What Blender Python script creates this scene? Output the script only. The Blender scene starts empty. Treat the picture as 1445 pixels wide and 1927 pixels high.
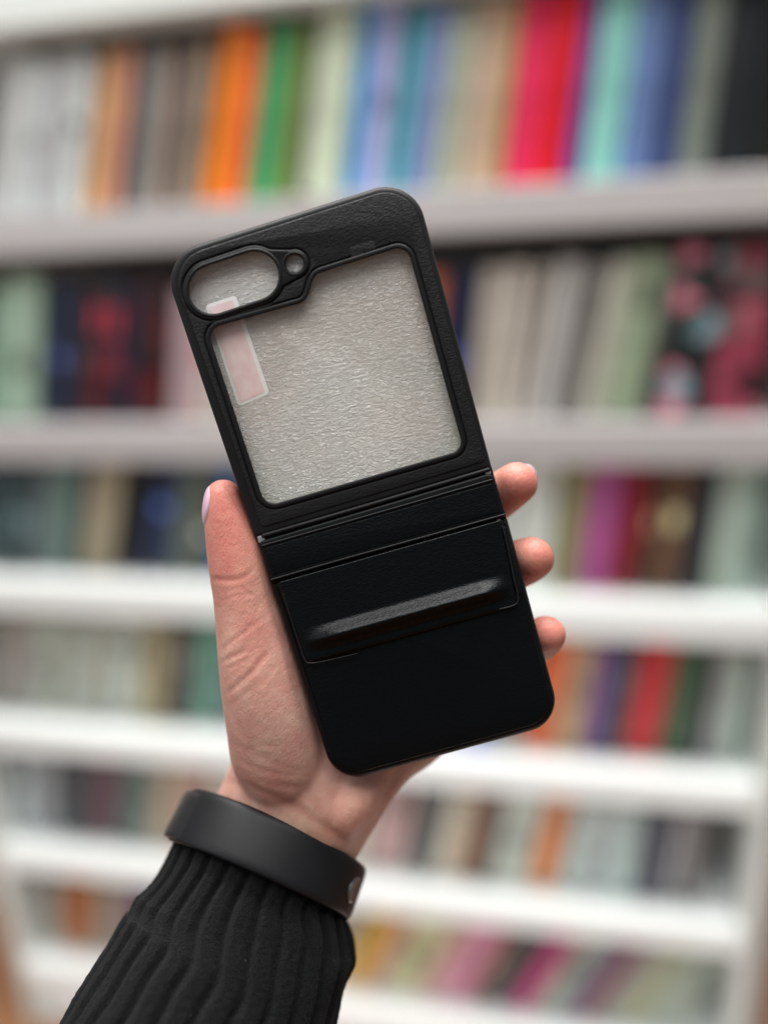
import bpy, bmesh, math, random
import numpy as np
from mathutils import Matrix, Vector, noise
random.seed(7)
sc = bpy.context.scene
COL = sc.collection
F = 1400.0                                   # focal length in pixels of the 1445 x 1927 photograph
CX, CY = 722.5, 963.5
CAMZ = 1.45                                  # eye height above the floor
v1 = Vector((-6700-CX, F, CY-830)); v2 = Vector((904-CX, F, CY-5560))
Xa = (-v1).normalized(); Za = (-v2).normalized(); Za = (Za - Xa*(Xa.dot(Za))).normalized(); Ya = Za.cross(Xa)
R3 = Matrix((Xa, Ya, Za))                    # camera-facing axes (right, away, up) -> world
CAMLOC = Vector((0, 0, CAMZ))

def P(px, py, d):                            # point seen at px, py at depth d (metres), in right/away/up axes
    return Vector(((px-CX)/F*d, d, (CY-py)/F*d))

# ------------------------------------------------------------------ tagging helpers
def tag(o, label=None, cat=None, group=None, kind=None):
    if label: o['label'] = label
    if cat: o['category'] = cat
    if group: o['group'] = group
    if kind: o['kind'] = kind
    return o

def held_root(name, label, cat, base):       # Empty for a thing held in front of the camera; base in view axes
    o = bpy.data.objects.new(name, None); COL.objects.link(o)
    o.empty_display_size = 0.02
    o.matrix_world = Matrix.Translation(CAMLOC + R3 @ base) @ R3.to_4x4()
    o['_bx'], o['_by'], o['_bz'] = base
    return tag(o, label, cat)

def base_of(root): return Vector((root['_bx'], root['_by'], root['_bz']))

def link_mesh(name, me, mat, parent=None, smooth=True):
    o = bpy.data.objects.new(name, me); COL.objects.link(o)
    if mat: me.materials.append(mat)
    if parent: o.parent = parent
    if smooth:
        me.polygons.foreach_set('use_smooth', [True]*len(me.polygons))
    return o

def mesh_obj(name, verts, faces, mat, parent, smooth=True):
    b = base_of(parent)
    me = bpy.data.meshes.new(name)
    me.from_pydata([tuple(Vector(v)-b) for v in verts], [], faces); me.update()
    return link_mesh(name, me, mat, parent, smooth)

def baked(o):                                # evaluated copy of an object's mesh; removes the object
    dg = bpy.context.evaluated_depsgraph_get(); dg.update()
    me = bpy.data.meshes.new_from_object(o.evaluated_get(dg), depsgraph=dg)
    bpy.data.objects.remove(o)
    return me

# ------------------------------------------------------------------ materials
def new_mat(name):
    m = bpy.data.materials.new(name); m.use_nodes = True
    return m, m.node_tree.nodes, m.node_tree.links, m.node_tree.nodes['Principled BSDF']

def simple(name, col, rough=.5, spec=.5, **kw):
    m, n, l, b = new_mat(name)
    b.inputs['Base Color'].default_value = (*col, 1); b.inputs['Roughness'].default_value = rough
    b.inputs['Specular IOR Level'].default_value = spec
    for k, v in kw.items(): b.inputs[k.replace('_', ' ')].default_value = v
    return m

def add_bump(m, scale=(1, 1, 1), nscale=100, detail=3, strength=.3, dist=.001, rot=0, rough=.5, distortion=0, kind='noise'):
    n, l = m.node_tree.nodes, m.node_tree.links; b = n['Principled BSDF']
    tc = n.new('ShaderNodeTexCoord'); mp = n.new('ShaderNodeMapping')
    mp.inputs['Rotation'].default_value = (0, rot, 0)
    sc2 = n.new('ShaderNodeMapping'); sc2.inputs['Scale'].default_value = scale
    l.new(tc.outputs['Object'], mp.inputs[0]); l.new(mp.outputs[0], sc2.inputs[0])
    if kind == 'noise':
        t = n.new('ShaderNodeTexNoise'); t.inputs['Detail'].default_value = detail
        t.inputs['Distortion'].default_value = distortion; t.inputs['Roughness'].default_value = rough
        out = t.outputs['Fac']
    else:
        t = n.new('ShaderNodeTexVoronoi'); out = t.outputs['Distance']
    t.inputs['Scale'].default_value = nscale
    l.new(sc2.outputs[0], t.inputs['Vector'])
    bp = n.new('ShaderNodeBump'); bp.inputs['Strength'].default_value = strength; bp.inputs['Distance'].default_value = dist
    l.new(out, bp.inputs['Height'])
    old = b.inputs['Normal'].links[0].from_socket if b.inputs['Normal'].links else None
    if old: l.new(old, bp.inputs['Normal'])
    l.new(bp.outputs[0], b.inputs['Normal'])
    return t

TILT = math.radians(16)
def leather(name, col, rough, spec, strength):
    m = simple(name, col, rough, spec)
    add_bump(m, (.45, 1, 1.0), 1750, 1.5, strength, .0008, TILT, .5, .6)
    add_bump(m, (1, 1, 1), 260, 2, .03, .002, 0)
    return m
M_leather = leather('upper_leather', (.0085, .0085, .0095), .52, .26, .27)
M_leather_low = leather('lower_leather', (.0014, .0022, .0028), .38, .17, .22)  # same leather as the upper half, its dim reflections put into darker colour
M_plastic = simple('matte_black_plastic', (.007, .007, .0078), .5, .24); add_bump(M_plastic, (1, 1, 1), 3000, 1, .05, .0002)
M_plastic_low = simple('shaded_black_plastic', (.002, .0026, .003), .48, .16); add_bump(M_plastic_low, (1, 1, 1), 3000, 1, .05, .0002)  # copy of the case plastic, darkened in colour where little light reflects
M_clip = simple('cloudy_clip', (.35, .36, .37), .2, .6, Transmission_Weight=.4)
M_band = simple('band_rubber', (.0065, .0065, .0078), .48, .28); add_bump(M_band, (1, 1, 1), 2500, 1, .04, .0002)
M_band2 = simple('band_rubber_shiny', (.012, .012, .013), .3, .5)
M_steel = simple('clasp_metal', (.16, .17, .17), .32, .5, Metallic=.7)
M_nail = simple('nail_polish', (.62, .40, .48), .22, .5, Subsurface_Weight=.1, Subsurface_Scale=.002)

def foam_material():
    m, n, l, b = new_mat('shiny_foam')
    tc = n.new('ShaderNodeTexCoord')
    rot = n.new('ShaderNodeMapping'); rot.inputs['Rotation'].default_value = (0, TILT*.9, 0)
    sc2 = n.new('ShaderNodeMapping'); sc2.inputs['Scale'].default_value = (.45, 1, 1)
    l.new(tc.outputs['Object'], rot.inputs[0]); l.new(rot.outputs[0], sc2.inputs[0])
    big = n.new('ShaderNodeTexNoise'); big.inputs['Scale'].default_value = 38; big.inputs['Detail'].default_value = 2
    l.new(tc.outputs['Object'], big.inputs['Vector'])
    ramp = n.new('ShaderNodeValToRGB')
    ramp.color_ramp.elements[0].position = .38; ramp.color_ramp.elements[0].color = (.84, .85, .81, 1)
    ramp.color_ramp.elements[1].position = .66; ramp.color_ramp.elements[1].color = (.91, .85, .81, 1)
    l.new(big.outputs['Fac'], ramp.inputs[0])
    cell = n.new('ShaderNodeTexNoise'); cell.inputs['Scale'].default_value = 1250; cell.inputs['Detail'].default_value = 4
    cell.inputs['Roughness'].default_value = .7; cell.inputs['Distortion'].default_value = 1.0
    l.new(sc2.outputs[0], cell.inputs['Vector'])
    # sparkle glints painted into the colour: noise crests turn white
    r2 = n.new('ShaderNodeValToRGB')
    r2.color_ramp.elements[0].position = .54; r2.color_ramp.elements[0].color = (0, 0, 0, 1)
    r2.color_ramp.elements[1].position = .61; r2.color_ramp.elements[1].color = (1, 1, 1, 1)
    l.new(cell.outputs['Fac'], r2.inputs[0])
    mx = n.new('ShaderNodeMix'); mx.data_type = 'RGBA'
    l.new(r2.outputs[0], mx.inputs[0]); l.new(ramp.outputs[0], mx.inputs[6]); mx.inputs[7].default_value = (1, 1, .99, 1)
    l.new(mx.outputs[2], b.inputs['Base Color'])
    bp = n.new('ShaderNodeBump'); bp.inputs['Strength'].default_value = .95; bp.inputs['Distance'].default_value = .0019
    l.new(cell.outputs['Fac'], bp.inputs['Height']); l.new(bp.outputs[0], b.inputs['Normal'])
    b.inputs['Roughness'].default_value = .16; b.inputs['Specular IOR Level'].default_value = 1.0
    b.inputs['Coat Weight'].default_value = 1.0; b.inputs['Coat Roughness'].default_value = .1
    l.new(bp.outputs[0], b.inputs['Coat Normal'])
    b.inputs['Subsurface Weight'].default_value = .25; b.inputs['Subsurface Scale'].default_value = .003; b.inputs['Subsurface Radius'].default_value = (1, 1, .95)
    return m
M_foam = foam_material()
M_sticker = simple('sticker_paper', (.93, .90, .89), .45, .4); add_bump(M_sticker, (1, 1, 1), 400, 3, .1, .0006)
def sticker_print():
    m, n, l, b = new_mat('faded_pink_print')
    tc = n.new('ShaderNodeTexCoord'); t = n.new('ShaderNodeTexNoise'); t.inputs['Scale'].default_value = 260
    t.inputs['Detail'].default_value = 3
    r = n.new('ShaderNodeValToRGB')
    r.color_ramp.elements[0].position = .35; r.color_ramp.elements[0].color = (.88, .64, .65, 1)
    r.color_ramp.elements[1].position = .65; r.color_ramp.elements[1].color = (.91, .76, .74, 1)
    l.new(tc.outputs['Object'], t.inputs['Vector']); l.new(t.outputs['Fac'], r.inputs[0]); l.new(r.outputs[0], b.inputs['Base Color'])
    b.inputs['Roughness'].default_value = .4
    return m
M_print = sticker_print()
def film_material():
    m, n, l, b = new_mat('clear_window_film')
    out = n['Material Output']
    tr = n.new('ShaderNodeBsdfTransparent'); tr.inputs[0].default_value = (.975, .97, .96, 1)
    gl = n.new('ShaderNodeBsdfGlossy'); gl.inputs['Roughness'].default_value = .18
    mx = n.new('ShaderNodeMixShader'); mx.inputs[0].default_value = .03
    l.new(tr.outputs[0], mx.inputs[1]); l.new(gl.outputs[0], mx.inputs[2]); l.new(mx.outputs[0], out.inputs[0])
    return m
M_film = film_material()

def skin_material():
    m, n, l, b = new_mat('skin')
    at = n.new('ShaderNodeAttribute'); at.attribute_name = 'tone'
    tc = n.new('ShaderNodeTexCoord')
    t = n.new('ShaderNodeTexNoise'); t.inputs['Scale'].default_value = 170; t.inputs['Detail'].default_value = 4
    l.new(tc.outputs['Object'], t.inputs['Vector'])
    r = n.new('ShaderNodeValToRGB')
    r.color_ramp.elements[0].position = .3; r.color_ramp.elements[0].color = (.90, .84, .82, 1)
    r.color_ramp.elements[1].position = .7; r.color_ramp.elements[1].color = (1.06, 1.08, 1.08, 1)
    l.new(t.outputs['Fac'], r.inputs[0])
    mx = n.new('ShaderNodeMix'); mx.data_type = 'RGBA'; mx.blend_type = 'MULTIPLY'; mx.inputs[0].default_value = 1
    l.new(at.outputs['Color'], mx.inputs[6]); l.new(r.outputs[0], mx.inputs[7]); l.new(mx.outputs[2], b.inputs['Base Color'])
    b.inputs['Roughness'].default_value = .44; b.inputs['Specular IOR Level'].default_value = .42
    b.inputs['Subsurface Weight'].default_value = .25
    b.inputs['Subsurface Radius'].default_value = (1, .35, .2); b.inputs['Subsurface Scale'].default_value = .0025
    add_bump(m, (1, 1, .5), 1500, 3, .35, .0006, -.4, .6, .6)
    add_bump(m, (1, 1, 1), 420, 3, .10, .001, 0, .55)
    return m
M_skin = skin_material()

def knit_material():
    m, n, l, b = new_mat('black_knit')
    b.inputs['Base Color'].default_value = (.0050, .0060, .0066, 1); b.inputs['Roughness'].default_value = .95
    b.inputs['Specular IOR Level'].default_value = .12
    b.inputs['Sheen Weight'].default_value = .05; b.inputs['Sheen Roughness'].default_value = .5
    add_bump(m, (1, 1, 1), 2200, 3, 1.0, .0018, 0, .7)
    add_bump(m, (1.6, 1, .8), 1300, 2, .4, .0008, -.35, .6)
    return m
def lint(m):
    n, l = m.node_tree.nodes, m.node_tree.links; b = n['Principled BSDF']
    tc = n.new('ShaderNodeTexCoord'); v = n.new('ShaderNodeTexVoronoi'); v.inputs['Scale'].default_value = 210
    l.new(tc.outputs['Object'], v.inputs['Vector'])
    lt = n.new('ShaderNodeMath'); lt.operation = 'LESS_THAN'; lt.inputs[1].default_value = .07; l.new(v.outputs['Distance'], lt.inputs[0])
    sp = n.new('ShaderNodeSeparateColor'); l.new(v.outputs['Color'], sp.inputs[0])
    gt = n.new('ShaderNodeMath'); gt.operation = 'GREATER_THAN'; gt.inputs[1].default_value = .82; l.new(sp.outputs[0], gt.inputs[0])
    mu = n.new('ShaderNodeMath'); mu.operation = 'MULTIPLY'; l.new(lt.outputs[0], mu.inputs[0]); l.new(gt.outputs[0], mu.inputs[1])
    t = n.new('ShaderNodeTexNoise'); t.inputs['Scale'].default_value = 1800; t.inputs['Detail'].default_value = 3
    l.new(tc.outputs['Object'], t.inputs['Vector'])
    r = n.new('ShaderNodeValToRGB'); r.color_ramp.elements[0].position = .35; r.color_ramp.elements[0].color = (.0012, .0015, .0018, 1)
    r.color_ramp.elements[1].position = .72; r.color_ramp.elements[1].color = (.006, .007, .0077, 1); l.new(t.outputs['Fac'], r.inputs[0])
    mx = n.new('ShaderNodeMix'); mx.data_type = 'RGBA'; l.new(mu.outputs[0], mx.inputs[0]); l.new(r.outputs[0], mx.inputs[6])
    mx.inputs[7].default_value = (.10, .105, .105, 1); l.new(mx.outputs[2], b.inputs['Base Color'])
M_knit = knit_material(); lint(M_knit)

# ------------------------------------------------------------------ outline helpers (pixels)
def rpoly(pts, seg=10):                      # pts: (x, y, radius)
    out = []; n = len(pts)
    for i in range(n):
        p = Vector(pts[i][:2]); a = Vector(pts[i-1][:2]); b = Vector(pts[(i+1) % n][:2]); r = pts[i][2]
        da = (a-p).normalized(); db = (b-p).normalized()
        ang = da.angle(db)
        if r <= 0 or ang > 3.1: out.append(tuple(p)); continue
        t = r/math.tan(ang/2)
        t = min(t, (a-p).length*.49, (b-p).length*.49); r = t*math.tan(ang/2)
        c = p+(da+db).normalized()*(r/math.sin(ang/2))
        s = p+da*t-c; e = p+db*t-c
        a0 = math.atan2(s.y, s.x); a1 = math.atan2(e.y, e.x); d = (a1-a0+math.pi) % (2*math.pi)-math.pi
        for k in range(seg+1):
            q = a0+d*k/seg; out.append((c.x+r*math.cos(q), c.y+r*math.sin(q)))
    return out
def stadium(c0, c1, r, seg=20):
    a = Vector(c0); b = Vector(c1); th = math.atan2(b.y-a.y, b.x-a.x); out = []
    for k in range(seg+1):
        q = th-math.pi/2+math.pi*k/seg; out.append((b.x+r*math.cos(q), b.y+r*math.sin(q)))
    for k in range(seg+1):
        q = th+math.pi/2+math.pi*k/seg; out.append((a.x+r*math.cos(q), a.y+r*math.sin(q)))
    return out
def circle(c, r, seg=40): return [(c[0]+r*math.cos(2*math.pi*k/seg), c[1]+r*math.sin(2*math.pi*k/seg)) for k in range(seg)]

AX = Vector((.273, .962))                    # the case's long direction in the picture
def case_depth(px, py):                      # the case is opened almost flat: the upper half leans a little to the camera
    t = Vector((px-705, py-955)).dot(AX)
    return .230 + (0.0095*t/620 if t < 0 else .0012*t/480)

MM = F/.230/1000                             # pixels per millimetre at the case
def plate(name, outer, holes, h0, h1, bev, mat, parent, depth=case_depth, res=3):
    """plate between heights h0 < h1 (mm, towards the camera), rounded edge of bev mm; outlines in pixels"""
    S = 100.0
    cu = bpy.data.curves.new('c', 'CURVE'); cu.dimensions = '2D'; cu.fill_mode = 'BOTH'
    for loop in [outer]+list(holes):
        sp = cu.splines.new('POLY'); sp.points.add(len(loop)-1); sp.use_cyclic_u = True
        for p, q in zip(sp.points, loop): p.co = (q[0]/S, -q[1]/S, 0, 1)
    b = bev*MM/S; half = (h1-h0)/2*MM/S
    cu.bevel_depth = b; cu.bevel_resolution = res; cu.offset = -b; cu.extrude = max(half-b, 1e-5)
    o = bpy.data.objects.new('tmp', cu); COL.objects.link(o)
    me = baked(o)
    bs = base_of(parent); mid = (h0+h1)/2
    for v in me.vertices:
        px, py = v.co.x*S, -v.co.y*S; h = mid + v.co.z*S/MM
        v.co = P(px, py, depth(px, py)-h/1000) - bs
    bm = bmesh.new(); bm.from_mesh(me); bmesh.ops.remove_doubles(bm, verts=bm.verts, dist=1e-6)
    bmesh.ops.recalc_face_normals(bm, faces=bm.faces); bm.to_mesh(me); bm.free()
    me.name = name
    for k in list(me.materials): me.materials.pop()
    o = link_mesh(name, me, mat, parent, True)
    me.set_sharp_from_angle(angle=math.radians(28))
    return o

def tube_verts(pts, seg=24, sub=8, cap=6, sq=2.0):
    """loft of ellipses through (px, py, depth, half width px, half thickness m or None); returns verts, faces in view axes"""
    C = [P(p[0], p[1], p[2]) for p in pts]
    A = [p[3]*p[2]/F for p in pts]; B = [(p[4] if len(p) > 4 and p[4] else a) for p, a in zip(pts, A)]
    def cr(L, i, t):
        g = lambda k: L[max(0, min(len(L)-1, k))]
        a, b, c, d = g(i-1), g(i), g(i+1), g(i+2)
        return .5*((2*b)+(c-a)*t+(2*a-5*b+4*c-d)*t*t+(3*b-a-3*c+d)*t*t*t)
    cs, As, Bs = [], [], []
    for i in range(len(C)-1):
        for k in range(sub):
            t = k/sub; cs.append(cr(C, i, t)); As.append(cr(A, i, t)); Bs.append(cr(B, i, t))
    cs.append(C[-1]); As.append(A[-1]); Bs.append(B[-1])
    T = [(cs[min(i+1, len(cs)-1)]-cs[max(i-1, 0)]).normalized() for i in range(len(cs))]
    rings = []
    def ring(c, t, a, b):
        s = t.cross(Vector((0, 1, 0))).normalized(); o = s.cross(t).normalized()
        return [c+s*(a*math.cos(2*math.pi*k/seg))+o*(b*math.sin(2*math.pi*k/seg)) for k in range(seg)]
    for k in range(cap):                      # rounded start
        q = math.pi/2*(1-(k+.4)/cap); rings.append(ring(cs[0]-T[0]*(As[0]*math.sin(q)), T[0], As[0]*math.cos(q), Bs[0]*math.cos(q)))
    for c, t, a, b in zip(cs, T, As, Bs): rings.append(ring(c, t, a, b))
    for k in range(1, cap+1):
        q = math.pi/2*((k-.4)/cap); rings.append(ring(cs[-1]+T[-1]*(As[-1]*math.sin(q)), T[-1], As[-1]*math.cos(q), Bs[-1]*math.cos(q)))
    V = [v for r in rings for v in r]; Fc = []
    for i in range(len(rings)-1):
        for k in range(seg):
            k2 = (k+1) % seg; Fc.append((i*seg+k, i*seg+k2, (i+1)*seg+k2, (i+1)*seg+k))
    n = len(V); V.append(sum(rings[0], Vector())/seg); V.append(sum(rings[-1], Vector())/seg)
    L = (len(rings)-1)*seg
    for k in range(seg):
        Fc.append((n, (k+1) % seg, k)); Fc.append((n+1, L+k, L+(k+1) % seg))
    return V, Fc

# ================================================================== PHONE CASE
case = held_root('phone_case', 'black leather flip phone case held open in the hand, with a clear window', 'phone case', P(860, 1420, .232))
WIN = rpoly([(390, 619, 24), (577, 567, 30), (592, 516, 26), (765, 461, 24), (872, 846, 22), (500, 953, 26)])
CAM_A, CAM_B, CR = (401, 545), (479, 519), 45.5
UP = [(302, 483, 74), (777, 332, 74), (925, 881, 7), (481, 1013, 7)]
def grow(poly, d):                           # offset an outline outwards (pixels)
    n = len(poly); out = []
    area = sum(poly[i-1][0]*poly[i][1]-poly[i][0]*poly[i-1][1] for i in range(n))
    sg = 1 if area > 0 else -1
    for i in range(n):
        a = Vector(poly[i-1]); b = Vector(poly[(i+1) % n]); t = (b-a)
        if t.length < 1e-6: out.append(poly[i]); continue
        t.normalize(); out.append((poly[i][0]+t.y*d*sg, poly[i][1]-t.x*d*sg))
    return out
upper = rpoly(UP, 14)
cam_hole = stadium(CAM_A, CAM_B, CR); fl_hole = circle((554.5, 496), 18)
inset = rpoly([(318, 490, 64), (770, 345, 64), (913, 868, 8), (493, 993, 8)], 14)
plate('bumper_frame', upper, [rpoly([(334, 503, 52), (764, 361, 52), (900, 858, 8), (501, 978, 8)], 14)], -8.5, .1, 1.2, M_plastic, case)
plate('upper_shell', grow(inset, 2), [grow(WIN, 2), grow(cam_hole, 2), grow(fl_hole, 1)], -2.35, -.1, .05, M_plastic, case)
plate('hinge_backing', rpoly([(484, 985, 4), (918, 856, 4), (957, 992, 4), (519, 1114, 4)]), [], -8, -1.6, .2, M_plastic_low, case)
# the lens surround: camera pill joined to the flash ring
th = math.atan2(519-545, 479-401)
def surround(ro, rf):
    a = [(CAM_A[0]+ro*math.cos(q), CAM_A[1]+ro*math.sin(q)) for q in [th+math.pi/2+math.pi*k/22 for k in range(23)]]
    q0 = th-math.pi/2
    b = [(CAM_B[0]+ro*math.cos(q), CAM_B[1]+ro*math.sin(q)) for q in [q0+k*math.radians(48)/8 for k in range(9)]]
    c = [(554.5+rf*math.cos(q), 496+rf*math.sin(q)) for q in [th-math.pi/2+math.pi*k/18 for k in range(19)]]
    d = [(CAM_B[0]+ro*math.cos(q), CAM_B[1]+ro*math.sin(q)) for q in [th+math.radians(38)+k*(math.pi/2-math.radians(38))/8 for k in range(9)]]
    return a+b+c+d
sur = surround(57, 27)
plate('leather_panel', inset, [grow(WIN, 12), grow(sur, 3)], -1, .45, .35, M_leather, case)
plate('lens_surround', sur, [cam_hole, fl_hole], -2.3, .75, .5, M_plastic, case)
plate('camera_rim', stadium(CAM_A, CAM_B, 53), [stadium(CAM_A, CAM_B, CR+.3)], -2.3, 1.0, .5, M_plastic, case)
plate('flash_rim', circle((554.5, 496), 23.5), [circle((554.5, 496), 18.3)], -2.2, .9, .3, M_plastic, case)
plate('window_rim', grow(WIN, 9.5), [WIN], -2.3, .8, .5, M_plastic, case)
# the clear window film
b0 = case
plate('window_film', grow(WIN, 4), [], -2.2, -2.1, .02, M_film, case)
# faint pressed mark beside the window's top edge
mk = rpoly([(657, 466, 5), (703, 452, 5), (708, 468, 4), (684, 475, 4), (682, 482, 3), (662, 488, 4)])
plate('pressed_mark', mk, [], .3, .54, .04, M_leather, case)

# hinge strip
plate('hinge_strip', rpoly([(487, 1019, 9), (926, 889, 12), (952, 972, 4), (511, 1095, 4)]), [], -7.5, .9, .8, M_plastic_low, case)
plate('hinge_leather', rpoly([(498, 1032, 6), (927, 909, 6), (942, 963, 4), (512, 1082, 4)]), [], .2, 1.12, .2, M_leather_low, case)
def edge_bead(name, pts, r, mat, h=.9):
    V, Fc = tube_verts([(x, y, case_depth(x, y)-h/1000, r) for x, y in pts], 12, 6, 4)
    return mesh_obj(name, V, Fc, mat, case)
edge_bead('hinge_bead', [(494, 1027), (600, 997), (760, 951), (925, 903)], 2.0, M_plastic, 1.1)
edge_bead('hinge_bead', [(511, 1091), (640, 1054), (800, 1010), (950, 968)], 2.0, M_plastic, 1.1)
# a folded groove in the leather above the hinge
edge_bead('fold_ridge', [(496, 1008), (600, 978), (760, 931), (918, 884)], 4.2, M_plastic, .1)
# cloudy clips at the ends of the hinge
def clip(pts): plate('hinge_clip', rpoly([(x, y, 2.5) for x, y in pts], 4), [], -3, .3, .3, M_clip, case)
clip([(910, 886), (921, 882), (924, 892), (915, 896)])
clip([(484, 1010), (497, 1007), (500, 1019), (487, 1023)])
clip([(934, 977), (941, 975), (943, 983), (936, 985)])

# lower half
low = rpoly([(513, 1097, 4), (953, 974, 4), (1057, 1359, 60), (632, 1475, 62)], 14)
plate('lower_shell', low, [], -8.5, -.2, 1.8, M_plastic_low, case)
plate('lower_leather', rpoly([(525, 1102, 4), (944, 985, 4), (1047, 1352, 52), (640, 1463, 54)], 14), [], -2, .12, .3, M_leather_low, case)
# sliding camera cover flap with its cushioned ridge
def flap():
    TL, TR, BR, BL = Vector((521, 1097)), Vector((945, 978)), Vector((977, 1141)), Vector((576, 1251))
    nu, nv = 150, 80; V = []; top = {}
    def ss(a, b, x):
        t = max(0, min(1, (x-a)/(b-a))); return t*t*(3-2*t)
    for j in range(nv+1):
        v = j/nv
        rr = .10; sh = 0
        if v > 1-rr: q = (v-(1-rr))/rr; sh = .028*(1-math.sqrt(max(0, 1-q*q)))
        for i in range(nu+1):
            u = i/nu; uu = sh+(1-2*sh)*u
            a = TL.lerp(TR, uu); b = BL.lerp(BR, uu); p = a.lerp(b, v)
            e = ss(.01, .19, u)*ss(.99, .84, u)
            hb = (ss(.585, .775, v))*(1-ss(.74, .90, v))
            edge = min(1, min(u, 1-u)/.012, (1-v)/.03)
            h = .2+1.15*math.sqrt(max(edge, 0))+3.7*e*hb - .35*ss(.03, .012, abs(u-.035))*0
            V.append(P(p.x, p.y, case_depth(p.x, p.y)-h/1000))
    Fc = []; w = nu+1
    for j in range(nv):
        for i in range(nu): Fc.append((j*w+i, (j+1)*w+i, (j+1)*w+i+1, j*w+i+1))
    # back and side walls so the flap has thickness
    n = len(V); ring = [i for i in range(w)]+[j*w+nu for j in range(1, nv+1)]+[nv*w+i for i in range(nu-1, -1, -1)]+[j*w for j in range(nv-1, 0, -1)]
    for k in ring: V.append(V[k]+V[k].normalized()*.0016)
    m = len(ring)
    for k in range(m): Fc.append((ring[k], ring[(k+1) % m], n+(k+1) % m, n+k))
    Fc.append([n+k for k in range(m)])
    o = mesh_obj('camera_cover_flap', V, Fc, M_leather_low, case)
    bm = bmesh.new(); bm.from_mesh(o.data); bmesh.ops.recalc_face_normals(bm, faces=bm.faces); bm.to_mesh(o.data); bm.free()
flap()
edge_bead('flap_edge', [(533, 1117), (545, 1155), (561, 1205), (573, 1240), (585, 1248), (625, 1241), (672, 1230)], 1.3, M_plastic, 1.3)
edge_bead('flap_edge', [(946, 992), (955, 1030), (966, 1085), (974, 1120), (973, 1134), (962, 1141), (940, 1146)], 1.6, M_plastic, 1.3)
plate('side_catch', rpoly([(945, 992, 4), (953, 990, 4), (982, 1118, 6), (974, 1120, 5)]), [], -1, .75, .3, M_plastic_low, case)

# ================================================================== FOAM SHEET INSIDE
foam = held_root('foam_sheet', 'grey glistening packing foam seen through the window and camera hole of the black case', 'packing foam', P(640, 960, .236))
plate('foam', rpoly([(330, 497, 50), (765, 356, 50), (900, 860, 10), (490, 985, 10)]), [], -4.5, -2.5, .3, M_foam, foam)
plate('sticker', rpoly([(386, 575, 7), (444, 556, 7), (508, 741, 8), (449, 766, 8)]), [], -2.45, -2.4, .02, M_sticker, foam)
plate('raised_foam_disc', circle((554.5, 496), 17.5), [], -2.6, -1.2, .3, M_foam, foam)  # foam disc added at a raised height to lighten the flash hole
plate('sticker_print', rpoly([(392, 579, 3), (438, 564, 3), (499, 738, 5), (452, 758, 5)]), [], -2.38, -2.35, .01, M_print, foam)

# ================================================================== HAND
person = held_root('person', 'hand and forearm in a black ribbed knit sleeve holding up the open black phone case', 'person', P(300, 2150, .262))
parts = []
# palm slab and wrist (half thickness in metres)
parts.append(tube_verts([(395, 1900, .2385, 145, .015), (445, 1760, .248, 145, .016), (500, 1625, .2550, 148, .0180), (541, 1550, .2545, 144, .0170),
    (583, 1465, .2535, 152, .0165), (622, 1370, .256, 184, .0150), (680, 1270, .258, 220, .0150), (725, 1170, .260, 235, .0140), (760, 1080, .262, 215, .0115), (785, 1030, .263, 180, .0095)], 40, 8, 5))
# thenar eminence + thumb
parts.append(tube_verts([(528, 1470, .2500, 66, .0125), (528, 1425, .2465, 90, .0155), (512, 1350, .2435, 86, .0165), (493, 1270, .2410, 78, .0155), (476, 1190, .2390, 68, .0132), (461, 1120, .2372, 59, .0110),
    (449, 1065, .2360, 56, .0096), (437, 1014, .2355, 50, .0087), (425, 965, .2352, 41, .0080), (421, 936, .2352, 35, .0072)], 28, 8, 7))
# heel of the hand, little-finger side
parts.append(tube_verts([(648, 1528, .2510, 42, .0110), (662, 1495, .2492, 56, .0128), (690, 1425, .2525, 62, .0120), (770, 1330, .257, 74, .0120), (850, 1230, .259, 70, .0115)], 28, 8, 6))
# web between thumb and palm
parts.append(tube_verts([(540, 1330, .2500, 60, .0110), (545, 1230, .2510, 60, .0105), (545, 1140, .2520, 52, .0090)], 24, 8, 6))
# fingers: they run behind the case and hook round its right side
parts.append(tube_verts([(700, 1120, .262, 50, .0095), (790, 1040, .2635, 47, .0090), (868, 985, .2615, 45, .0082), (918, 948, .2540, 44, .0075), (950, 925, .2450, 43, .0070), (972, 909, .2405, 41, .0066)], 26, 8, 8))
parts.append(tube_verts([(760, 1170, .264, 48, .0095), (850, 1115, .2650, 46, .0088), (925, 1078, .2620, 44, .0080), (960, 1068, .2540, 47, .0074), (986, 1057, .2450, 46, .0069), (1002, 1049, .2405, 42, .0065)], 26, 8, 8))
parts.append(tube_verts([(800, 1270, .264, 46, .0090), (885, 1235, .2650, 44, .0084), (955, 1213, .2620, 42, .0076), (990, 1212, .2540, 46, .0070), (1014, 1203, .2460, 42, .0065), (1028, 1193, .2420, 37, .0061)], 26, 8, 8))
parts.append(tube_verts([(800, 1370, .264, 40, .0080), (870, 1350, .2650, 38, .0074), (930, 1332, .2630, 36, .0066), (965, 1322, .2560, 34, .0060), (985, 1315, .2520, 31, .0056)], 26, 8, 8))
V = []; Fc = []
for v, f in parts:
    o = len(V); V += v; Fc += [tuple(i+o for i in q) for q in f]
bs = base_of(person)
me = bpy.data.meshes.new('h'); me.from_pydata([tuple(v-bs) for v in V], [], Fc); me.update()
bm = bmesh.new(); bm.from_mesh(me); bmesh.ops.recalc_face_normals(bm, faces=bm.faces); bm.to_mesh(me); bm.free()
ho = bpy.data.objects.new('tmp', me); COL.objects.link(ho)
rm = ho.modifiers.new('r', 'REMESH'); rm.mode = 'VOXEL'; rm.voxel_size = .00085; rm.use_smooth_shade = True
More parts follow.
